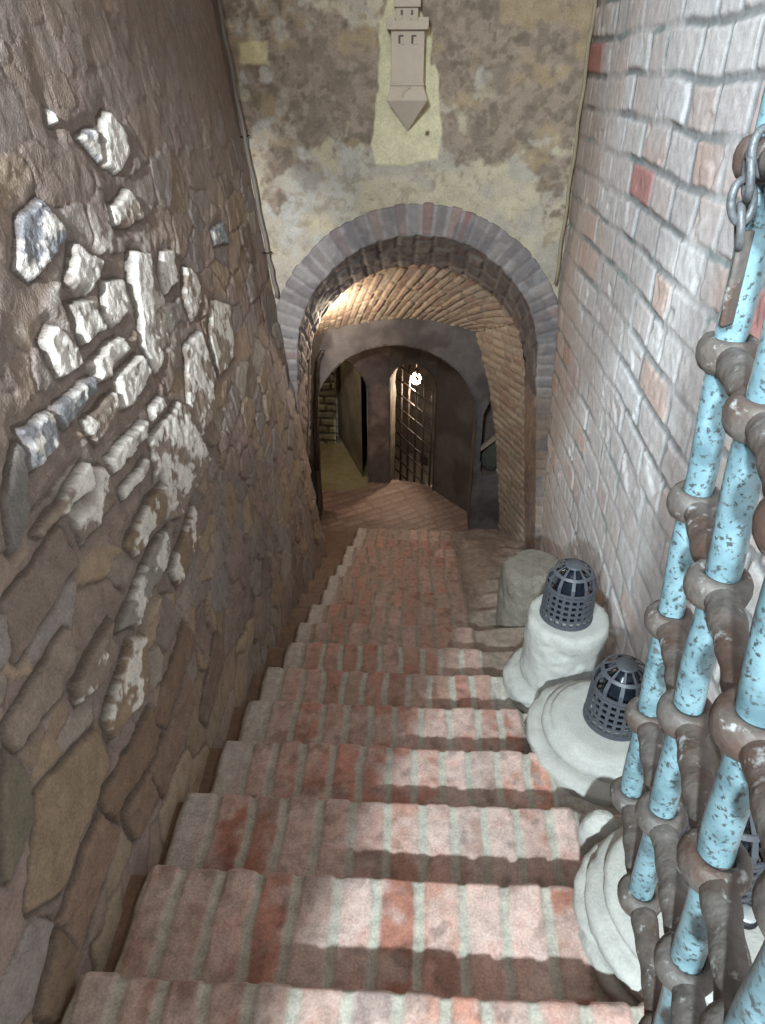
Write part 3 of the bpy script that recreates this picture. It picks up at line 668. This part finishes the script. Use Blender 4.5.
def box_bm(bm, c, d, bev=0., rot=None):
    m = Matrix.Translation(c) @ (rot.to_4x4() if rot else Matrix.Identity(4)) @ Matrix.Diagonal((d[0], d[1], d[2], 1))
    r = bmesh.ops.create_cube(bm, size=1, matrix=m)
    if bev:
        es = list({e for v in r['verts'] for e in v.link_edges})
        bmesh.ops.bevel(bm, geom=es, offset=bev, segments=2, affect='EDGES', profile=.6)
def fin(bm, name, m, parent=None, smooth=True, auto=None):
    bmesh.ops.recalc_face_normals(bm, faces=bm.faces)
    me = bpy.data.meshes.new(name); bm.to_mesh(me); bm.free()
    o = link(name, me, m, parent, smooth)
    if auto is not None:
        for e in me.edges: pass
        me.set_sharp_from_angle(angle=R(auto))
    return o
def lathe_rough(name, prof, m, parent=None, seg=96, amp=.006, seed=1, ell=(1, 1), chips=0., lobes=0.):
    """solid of revolution with a weathered surface"""
    prof = np.array(prof, float)
    t = np.concatenate([[0], np.cumsum(np.hypot(*np.diff(prof, axis=0).T))]); n = max(int(t[-1] / .008), 12)
    q = np.linspace(0, t[-1], n); rr = np.interp(q, t, prof[:, 0]); zz = np.interp(q, t, prof[:, 1])
    bm = bmesh.new(); rings = []
    A = np.linspace(0, 2 * math.pi, seg, endpoint=False)
    cx, cy = np.cos(A), np.sin(A)
    for r_, z_, qq in zip(rr, zz, q):
        nz = fbm(cx * 2.2 + 5 + z_ * 9, cy * 2.2 + 5 - z_ * 7, seed, 4) - .5 + .6 * (fbm(cx * 9 + 5 + z_ * 30, cy * 9 + 5 + z_ * 21, seed + 3, 3) - .5)
        ch = sst(.62, .75, fbm(cx * 1.7 + 9, cy * 1.7 + z_ * 12, seed + 8, 3)) * chips
        r2 = np.maximum(r_ + (amp * 2 * nz - ch) * min(1, r_ / .05), 0.0005)
        rings.append([bm.verts.new((c * a * ell[0], s * a * ell[1], z_ + amp * .6 * v)) for c, s, a, v in zip(cx, cy, r2, nz)])
    for r0, r1 in zip(rings[:-1], rings[1:]):
        for j in range(seg): bm.faces.new((r0[j], r0[(j + 1) % seg], r1[(j + 1) % seg], r1[j]))
    bm.faces.new(rings[0][::-1]); bm.faces.new(rings[-1])
    return fin(bm, name, m, parent)

# ------------------------------------------------------------------ carved tower on the plaster wall
tw = thing('tower_relief', 'carved pale stone castle tower with pointed foot, fixed above the arch', 'relief', (-.088, YE, 0))
def prism(bm, poly, y0, y1):
    a = [bm.verts.new((x, y0, z)) for x, z in poly]; b = [bm.verts.new((x, y1, z)) for x, z in poly]
    n = len(poly); bm.faces.new(a); bm.faces.new(b[::-1])
    for i in range(n): bm.faces.new((a[i], a[(i + 1) % n], b[(i + 1) % n], b[i]))
def soft(o, w=.004):
    md = o.modifiers.new('edges', 'BEVEL'); md.width = w; md.segments = 2; md.limit_method = 'ANGLE'; md.angle_limit = R(40); return o
bm = bmesh.new(); prism(bm, [(-.088, -.04), (.088, -.04), (.088, .205), (-.088, .205)], -.075, .02)
body = soft(fin(bm, 'shaft', M_RELIEF, tw, False))
for sx in (-.036, .032):
    bm = bmesh.new()
    prism(bm, [(sx - .013, .138), (sx + .013, .138), (sx + .013, .176), (sx - .013, .176)], -.0775, -.070); o = fin(bm, 'window', M_DARKPL, tw, False)
    bm = bmesh.new(); prism(bm, [(sx - .002, .136), (sx + .015, .136), (sx + .015, .168), (sx - .002, .168)], -.083, -.074); fin(bm, 'window_splay', M_RELIEF, o, False)
bm = bmesh.new(); prism(bm, [(-.112, .198), (.104, .198), (.108, .212), (.108, .252), (.052, .252), (.052, .238), (.014, .238), (.014, .252), (-.03, .252), (-.03, .238), (-.066, .238), (-.066, .252), (-.112, .252)], -.105, .02)
soft(fin(bm, 'battlement', M_RELIEF, tw, False))
bm = bmesh.new(); prism(bm, [(-.065, .236), (.052, .236), (.052, .30), (-.065, .30)], -.06, .02); soft(fin(bm, 'turret', M_RELIEF, tw, False))
for sx in (-.033, .02):
    bm = bmesh.new(); prism(bm, [(sx - .006, .262), (sx + .006, .262), (sx + .006, .284), (sx - .006, .284)], -.0625, -.055); fin(bm, 'window', M_DARKPL, tw, False)
bm = bmesh.new(); prism(bm, [(-.075, .295), (.064, .295), (.064, .345), (.03, .345), (.03, .328), (-.01, .328), (-.01, .345), (-.045, .345), (-.045, .328), (-.075, .328)], -.08, .02); soft(fin(bm, 'turret_crown', M_RELIEF, tw, False))
bm = bmesh.new(); prism(bm, [(-.092, -.052), (.092, -.052), (.092, -.034), (-.092, -.034)], -.083, .02); soft(fin(bm, 'band', M_RELIEF, tw, False))
bm = bmesh.new()      # bracket: widens to a ridge, then runs back to a point
f_ = [(-.088, -.075, -.05), (.088, -.075, -.05), (.115, -.115, -.118), (-.110, -.115, -.118), (.006, -.012, -.272)]
bk = [(-.088, .02, -.05), (.088, .02, -.05), (.115, .02, -.118), (-.110, .02, -.118), (.006, .02, -.272)]
F = [bm.verts.new(p) for p in f_]; B = [bm.verts.new(p) for p in bk]
bm.faces.new((F[0], F[1], F[2], F[3])); bm.faces.new((F[3], F[2], F[4])); bm.faces.new(B[::-1][1:] + [B[4]]) if False else None
bm.faces.new((F[0], F[3], B[3], B[0])); bm.faces.new((F[1], B[1], B[2], F[2])); bm.faces.new((F[3], F[4], B[4], B[3])); bm.faces.new((F[2], B[2], B[4], F[4])); bm.faces.new((F[0], B[0], B[1], F[1])); bm.faces.new((B[0], B[3], B[4], B[2], B[1]))
soft(fin(bm, 'bracket', M_RELIEF, tw, False), .005)
bm = bmesh.new(); tube_bm(bm, [(-.02, -.098, -.125), (-.021, -.106, -.105), (-.016, -.098, -.078), (.0, -.088, -.064), (.02, -.083, -.058)], .006, 8); fin(bm, 'carved_rib', M_RELIEF, tw)

# ------------------------------------------------------------------ cables in the corners
def cable(name, pts, rad, m, label, cat='cable'):
    bm = bmesh.new(); P = []
    pts = [Vector(p) for p in pts]
    for a, b in zip(pts[:-1], pts[1:]):
        for q in range(8): P.append(a.lerp(b, q / 8))
    P.append(pts[-1]); P = [p + Vector((.004 * math.sin(i * 1.7), 0, 0)) for i, p in enumerate(P)]
    tube_bm(bm, P, rad, 10); return tag(fin(bm, name, m), label, cat)
cb = cable('cable', [(-1.118, 4.43, .74), (-1.075, 4.43, .33), (-1.005, 4.43, -.26), (-.925, 4.44, -.93), (-.888, 4.45, -1.2)], .0115, M_CABLE, 'thick grey cable running down the left corner beside the plaster wall')
for z in (-.3, -.93):
    bm = bmesh.new(); xx = -1.005 - .118 * (z + .26); tube_bm(bm, [(xx - .025, 4.447, z), (xx, 4.425, z + .004), (xx + .025, 4.447, z + .008)], .005, 8); fin(bm, 'clip', M_IRON, cb)
cable('conduit', [(.868, 4.47, .74), (.866, 4.47, .3), (.86, 4.47, -.4), (.85, 4.47, -1.1)], .010, M_PALECABLE, 'thin pale conduit running down the right corner beside the brick wall', 'conduit')
cable('conduit', [(-.76, Y2 - .04, -1.90), (-.80, Y2 - .05, -1.98), (-.835, Y2 - .05, -2.4), (-.85, Y2 - .05, -3.0)], .018, M_IRON, 'dark upright strip on the left edge of the second arch wall', 'conduit')  # narrow dark upright strip modelled as an iron tube

# ------------------------------------------------------------------ stones along the right side
b1 = thing('column_base', 'pale stone drum on a thin round plinth carrying the farther black cage', 'column base', (.625, 2.15, NZ(5)))
lathe_rough('plinth', [(0, -.02), (.19, -.02), (.215, .0), (.218, .05), (.20, .075), (.17, .085), (0, .085)], M_STONE, b1, amp=.010, seed=5, chips=.012)
lathe_rough('drum', [(0, .075), (.150, .075), (.158, .09), (.163, .12), (.156, .16), (.158, .24), (.160, .30), (.162, .36), (.156, .385), (.14, .394), (0, .396)], M_STONE, b1, amp=.006, seed=8, chips=.008)
Z1 = NZ(5) + .394
b2 = thing('column_base', 'wide pale moulded stone base with a black cage, uncovered beside the steps', 'column base', (.675, 1.66, NZ(3)))
lathe_rough('plinth', [(0, -.03), (.25, -.03), (.262, -.015), (.264, .02), (.245, .03), (.235, .035), (0, .036)], M_STONE, b2, amp=.010, seed=15, chips=.02)
lathe_rough('torus_moulding', [(0, .03), (.205, .03), (.213, .04), (.213, .062), (.200, .072), (.188, .075), (.185, .088), (.168, .095), (.15, .10), (0, .10)], M_STONE, b2, amp=.003, seed=18, chips=.006)
Z2 = NZ(3) + .10
b3 = thing('stone_drum', 'weathered brown grey stone drum standing by the foot of the brick wall', 'stone drum', (.645, 3.0, NZ(8)))
lathe_rough('drum', [(0, -.01), (.165, -.01), (.172, .03), (.168, .2), (.165, .36), (.155, .395), (.13, .41), (0, .415)], M_OLDSTONE, b3, amp=.010, seed=23, chips=.02)
lathe_rough('foot_slab', [(0, -.05), (.20, -.05), (.215, -.03), (.21, .0), (.17, .012), (0, .014)], M_OLDSTONE, b3, amp=.01, seed=25, chips=.02)
b4 = thing('column_base', 'layered pale stone base half hidden behind the blue grille', 'column base', (.655, .88, NZ(1)))
lathe_rough('plinth', [(0, -.02), (.245, -.02), (.255, .0), (.258, .035), (.245, .05), (0, .052)], M_STONE, b4, amp=.010, seed=35, chips=.02, seg=120)
lathe_rough('torus_moulding', [(0, .045), (.215, .045), (.238, .06), (.24, .085), (.222, .10), (.20, .104), (.198, .12), (.21, .132), (.20, .148), (.16, .155), (0, .156)], M_STONE, b4, amp=.004, seed=38, chips=.008, seg=120)
Z4 = NZ(1) + .156
st = lathe_rough('stone', [(0, 0), (.03, .0), (.048, .025), (.054, .065), (.046, .11), (.026, .14), (0, .146)], M_STONE, None, seg=48, amp=.004, seed=44, ell=(1.0, .8))
st.location = (.525, 1.17, NZ(2)); tag(st, 'smooth pale oval stone between the two moulded bases', 'stone')
st = lathe_rough('stone', [(0, 0), (.05, .0), (.07, .015), (.07, .035), (.05, .05), (0, .055)], M_OLDSTONE, None, seg=48, amp=.010, seed=47, ell=(1.2, .7))
st.location = (.52, 1.80, NZ(4)); tag(st, 'rough flat mortar lump below the drum plinth', 'stone')

# ------------------------------------------------------------------ black cage covers
def make_cage(label, loc, rz=0):
    root = thing('lamp_cage', label, 'lamp cage', loc, rz, 'black lamp cages on the stones')
    H, rb, rt = .245, .098, .092
    def rad(z):
        if z < .165: return rb + (rt - rb) * (z / .165) ** 1.3
        q = (z - .165) / (H - .165); return rt * math.sqrt(max(0, 1 - (q * .975) ** 2.0)) 
    bm = bmesh.new()                          # woven lower part: flat uprights and hoops
    nv = 22
    def strip(a0, a1, z0, z1, th=.004, off=0.):
        n = max(2, int(abs(a1 - a0) / .12)); m_ = max(2, int((z1 - z0) / .02))
        g = [[[bm.verts.new(((rad(z) + o) * math.cos(a), (rad(z) + o) * math.sin(a), z)) for z in np.linspace(z0, z1, m_)] for a in np.linspace(a0, a1, n)] for o in (off, off - th)]
        for o in (0, 1):
            for i in range(n - 1):
                for j in range(m_ - 1):
                    f = (g[o][i][j], g[o][i + 1][j], g[o][i + 1][j + 1], g[o][i][j + 1]); bm.faces.new(f if o == 0 else f[::-1])
        for i in range(n - 1):
            bm.faces.new((g[0][i][0], g[1][i][0], g[1][i + 1][0], g[0][i + 1][0])); bm.faces.new((g[0][i][-1], g[0][i + 1][-1], g[1][i + 1][-1], g[1][i][-1]))
        for j in range(m_ - 1):
            bm.faces.new((g[0][0][j], g[0][0][j + 1], g[1][0][j + 1], g[1][0][j])); bm.faces.new((g[0][-1][j], g[1][-1][j], g[1][-1][j + 1], g[0][-1][j + 1]))
    for i in range(nv):
        a = 2 * math.pi * i / nv; strip(a - .06, a + .06, .004, .150)
    fin(bm, 'uprights', M_CAGE, root, False)
    bm = bmesh.new()
    for z in np.linspace(.012, .140, 6):
        strip(0, 2 * math.pi, z - .0048, z + .0048, off=.002)
    strip(0, 2 * math.pi, .150, .160, .005, off=.003)
    fin(bm, 'hoops', M_CAGE, root, False)
    bm = bmesh.new(); strip(0, 2 * math.pi, 0., .009, .006, .004); fin(bm, 'base_ring', M_CAGE, root, False)
    bm = bmesh.new()
    for i in range(11):
        a = 2 * math.pi * i / 11; w = .075
        strip(a - w, a + w, .152, H - .0025, .004, .001)
    strip(0, 2 * math.pi, .212, .220, .004, off=.002)
    fin(bm, 'dome_ribs', M_CAGE, root, False)
    rc = rad(H - .0035)
    lathe_rough('cap', [(0, H - .008), (rc + .003, H - .009), (rc + .002, H - .003), (rc * .6, H), (.012, H + .003), (0, H + .003)], M_CAGE, root, seg=32, amp=0, seed=1)
    lathe_rough('lamp_body', [(0, .0), (.060, .0), (.062, .01), (.058, .13), (.045, .19), (.02, .215), (0, .218)], M_CORE, root, seg=32, amp=0, seed=1)
    return root
cage0 = make_cage('black dome cage standing on top of the pale stone drum', (.613, 2.15, Z1 + .001))
def dup(root, label, loc, rz):
    r = root.copy(); COL.objects.link(r); r.location = loc; r.rotation_euler = (0, 0, rz); r['label'] = label
    for ch in list(root.children):
        c = ch.copy(); COL.objects.link(c); c.parent = r
    return r
dup(cage0, 'black dome cage standing on the wide moulded base', (.695, 1.665, Z2 + .001), .4)
dup(cage0, 'black dome cage seen through the bars of the blue grille', (.70, .95, Z4 + .001), .2)
pk = thing('spotlight', 'small round metal spotlight lying on the stone behind the grille', 'spotlight', (.725, .838, Z4))
lathe_rough('housing', [(0, 0), (.024, 0), (.026, .004), (.026, .014), (.022, .018), (0, .018)], M_BLACK, pk, seg=32, amp=0)
lathe_rough('lens', [(0, .017), (.021, .017), (.022, .020), (.014, .024), (0, .025)], M_CHROME, pk, seg=32, amp=0)

# ------------------------------------------------------------------ blue and rust iron grille on the right
gr = thing('iron_grille', 'heavy iron grille with blue upright bars threaded through rusty eyed cross bars', 'grille', (.319, .677, -.94))
go = Vector(gr.location)
BARS = [(.319, .677, -.57, -.047), (.293, .526, -.57, -.054), (.265, .361, -.57, -.085), (.229, .226, -.40, -.06)]
def bar_pt(i, z): x, y, zc, b = BARS[i]; return Vector((x + b * (z - zc), y, z))
ZB = [NZ(2), NZ(1), NZ(0), NZ(0)]
for i in range(4):
    bm = bmesh.new(); zz = np.linspace(.30, -.06 - .17 * 5 - .028, 60)
    tube_bm(bm, [bar_pt(i, z) + Vector((.0012 * math.sin(z * 31 + i), .0012 * math.cos(z * 23), 0)) - go for z in zz], .0152, 24)
    fin(bm, 'upright_bar', M_BLUE, gr)
for k in range(-2, 6):
    z = -.06 - .17 * k
    pts = [bar_pt(i, z) for i in range(4)]
    d0 = (pts[0] - pts[1]).normalized(); d1 = (pts[3] - pts[2]).normalized()
    path = [pts[0] + d0 * .030]
    P = []; rad_ = []
    ctrl = [pts[0] + d0 * .03] + pts + [pts[3] + d1 * .06]
    for a, b in zip(ctrl[:-1], ctrl[1:]):
        L = (b - a).length; n = max(int(L / .006), 2)
        for q in range(n): P.append(a.lerp(b, q / n))
    P.append(ctrl[-1])
    for p in P:
        d = min((p - c).length for c in pts)
        rad_.append(.0150 + .0010 * math.sin(p.y * 60 + k * 2) + .0008 * math.sin(p.y * 171 + k))
    if True:
        e = (P[0] - pts[0]).length
        for j in range(4):
            rad_[j] = min(rad_[j], .010 + .006 * j)
    bm = bmesh.new(); tube_bm(bm, [p - go for p in P], rad_, 20)
    o = fin(bm, 'cross_bar', M_RUST, gr)
    # the eyes are flattened rings round each upright
    for i in range(4):
        bm = bmesh.new(); c = pts[i] - go
        prof_ = [(.0150, .0150), (.0200, .0170), (.0250, .0145), (.0285, .0075), (.0295, 0.), (.0280, -.0085), (.0240, -.0155), (.0190, -.0185), (.0150, -.0165)]
        rings = []
        for j in range(28):
            q = 2 * math.pi * j / 28
            w_ = 1 + .10 * (vnoise(np.array([math.cos(q) * 1.6 + i * 7 + 9]), np.array([math.sin(q) * 1.6 + k * 5 + 40]), 5)[0] - .5)
            rings.append([bm.verts.new(c + Vector((math.cos(q) * r_ * w_, math.sin(q) * r_ * w_, z_))) for r_, z_ in prof_])
        for j in range(28):
            r0, r1 = rings[j], rings[(j + 1) % 28]
            for m in range(len(prof_)): bm.faces.new((r0[m], r1[m], r1[(m + 1) % len(prof_)], r0[(m + 1) % len(prof_)]))
        fin(bm, 'eye', M_RUST, o)

# chain wound round the topmost crossing in view
ch = thing('chain', 'old iron chain wound round the upper end of the blue grille', 'chain', tuple(bar_pt(0, -.075)))
def torus_link(c, ax1, ax2, L=.017, w=.0105, r=.0036):
    bm = bmesh.new(); P = []
    for t in np.linspace(0, 2 * math.pi, 28, endpoint=False):
        P.append(c + ax1 * (L * math.cos(t)) + ax2 * (w * math.sin(t)))
    n = ax1.cross(ax2).normalized(); rings = []
    for j, p in enumerate(P):
        tg = (P[(j + 1) % 28] - P[j - 1]).normalized(); a = n; b = tg.cross(a)
        rings.append([bm.verts.new(p + (a * math.cos(q) + b * math.sin(q)) * r) for q in [2 * math.pi * m / 8 for m in range(8)]])
    for j in range(28):
        r0, r1 = rings[j], rings[(j + 1) % 28]
        for m in range(8): bm.faces.new((r0[m], r0[(m + 1) % 8], r1[(m + 1) % 8], r1[m]))
    return fin(bm, 'link', M_CHAIN, ch)
cl = [(-.020, -.028, .022, 20), (-.026, -.026, .004, 80), (-.024, -.022, -.016, 15), (-.020, -.020, -.036, 75), (.004, -.038, .020, 60), (.020, -.034, .030, 20), (-.006, -.036, -.006, 45)]
for (x, y, z, a) in cl:
    a = R(a); ax1 = Vector((.18, -.1, -1)).normalized(); s_ = Vector((math.cos(a), math.sin(a), 0)); ax2 = (s_ - ax1 * s_.dot(ax1)).normalized()
    torus_link(Vector((x, y, z)), ax1, ax2)
bm = bmesh.new(); box_bm(bm, (0, 0, 0), (.016, .006, .085), .003); so = fin(bm, 'strap', M_RUST, ch); so.location = (-.009, -.0150, -.082); so.rotation_euler = (0, R(-3), R(28))

# ------------------------------------------------------------------ iron gate, open inwards, beyond the doorway
gt = thing('iron_gate', 'dark iron lattice gate in the far arched doorway', 'gate', (.17, 6.32, -4.2))
gdir = Vector((-math.sin(R(28)), math.cos(R(28)), 0)); GW = 1.16
for i in range(8):
    s_ = i * GW / 7; p = gdir * s_; bm = bmesh.new(); tube_bm(bm, [p + Vector((0, 0, -.02 + .02)), p + Vector((0, 0, 1.72 - .0 * i))], .012, 8); fin(bm, 'upright_bar', M_IRON, gt)
for j in range(11):
    z = .10 + j * .155; bm = bmesh.new(); off = Vector((gdir.y, -gdir.x, 0)) * .012
    tube_bm(bm, [gdir * -.03 - off + Vector((0, 0, z)), gdir * (GW + .02) - off + Vector((0, 0, z))], .010, 8); fin(bm, 'cross_bar', M_IRON, gt)
bm = bmesh.new(); box_bm(bm, gdir * .09 + Vector((-.02, -.02, .86)), (.03, .12, .10), .006, Matrix.Rotation(R(28), 3, 'Z')); fin(bm, 'lock', M_IRON, gt, False)
bl = thing('light_bulb', 'lit bare bulb shining behind the iron gate', 'bulb', (.005, 6.80, -2.645))
bm = bmesh.new(); bmesh.ops.create_uvsphere(bm, u_segments=20, v_segments=12, radius=.052); 
for v in bm.verts:
    if v.co.z > 0: v.co.z *= 1.35
fin(bm, 'glass', M_BULB, bl)
bm = bmesh.new(); tube_bm(bm, [(0, 0, .064), (0, 0, .11)], .018, 12); fin(bm, 'socket', M_IRON, bl)
bm = bmesh.new(); tube_bm(bm, [(0, 0, .10), (0, 0, 1.6)], .004, 8); fin(bm, 'flex', M_IRON, bl)

# niche contents
ns = lathe_rough('stone', [(0, 0), (.05, .0), (.085, .05), (.095, .14), (.08, .24), (.05, .30), (0, .32)], M_GREENSTONE, None, seg=48, amp=.008, seed=64, ell=(1, .6))
ns.location = (.70, Y2 + .13, -3.045); tag(ns, 'dark rounded stone standing in the niche beside the second arch', 'stone')
bm = bmesh.new(); box_bm(bm, (0, 0, 0), (.03, .05, .26), .004); bd = fin(bm, 'board', M_BOARD, None, False)
bd.location = (.66, Y2 + .03, -2.72); bd.rotation_euler = (0, R(48), 0); tag(bd, 'short pale board lying slanted across the niche', 'board')

# ------------------------------------------------------------------ light
def lamp(name, typ, loc, energy, color, **kw):
    l = bpy.data.lights.new(name, typ); l.energy = energy; l.color = color
    for k_, v_ in kw.items(): setattr(l, k_, v_)
    o = bpy.data.objects.new(name, l); o.location = loc; COL.objects.link(o); return o
def aim(o, d): o.rotation_euler = Vector(d).to_track_quat('-Z', 'Y').to_euler()
def vec(az, el): az, el = R(az), R(el); return (math.sin(az) * math.cos(el), math.cos(az) * math.cos(el), math.sin(el))
sp = lamp('daylight_beam', 'SPOT', (-.8, -2.2, 1.0), 1500, (.78, .94, 1.0), spot_size=R(77), spot_blend=.05, shadow_soft_size=.07); aim(sp, vec(58, -32))
sg = lamp('grazing_beam', 'SPOT', (-.46, -1.6, .95), 1500, (.88, .95, 1.0), spot_size=R(23), spot_blend=.7, shadow_soft_size=.05); aim(sg, vec(-9.5, -20))
sk = lamp('wall_fill', 'AREA', (-.86, -1.0, 1.45), 48, (.76, .91, 1.0), shape='RECTANGLE', size=.5, size_y=.8, spread=R(64)); aim(sk, (1.76, 3.6, -1.45))  # unseen area light added to brighten the right wall
lamp('vault_lamp', 'POINT', (-.62, YE + SOF + .10, -1.50), 18, (1, .83, .64), shadow_soft_size=.03)
lamp('side_lamp', 'POINT', (-1.6, 6.9, -2.0), 12, (1, .86, .62), shadow_soft_size=.05)
lamp('bulb_light', 'POINT', (.02, 6.72, -2.66), 34, (1, .84, .62), shadow_soft_size=.05)
lamp('chamber_lamp', 'POINT', (-1.25, 5.9, -2.0), 16, (1, .80, .58), shadow_soft_size=.05)

w = bpy.data.worlds.new('World'); scene.world = w; w.use_nodes = True
bg = w.node_tree.nodes['Background']; bg.inputs[0].default_value = (1.0, .82, .66, 1); bg.inputs[1].default_value = .33

# ------------------------------------------------------------------ camera
cd = bpy.data.cameras.new('Camera'); cam = bpy.data.objects.new('Camera', cd); COL.objects.link(cam)
cd.sensor_fit = 'VERTICAL'; cd.sensor_height = 24; cd.lens = 24 * 700 / 1024; cd.clip_start = .02
cam.location = (0, 0, 0); cam.rotation_euler = (R(90 - 32), 0, R(2.85)); scene.camera = cam
vs = scene.view_settings; vs.view_transform = 'Standard'; vs.look = 'None'; vs.exposure = 0; vs.gamma = 1; vs.use_curve_mapping = False
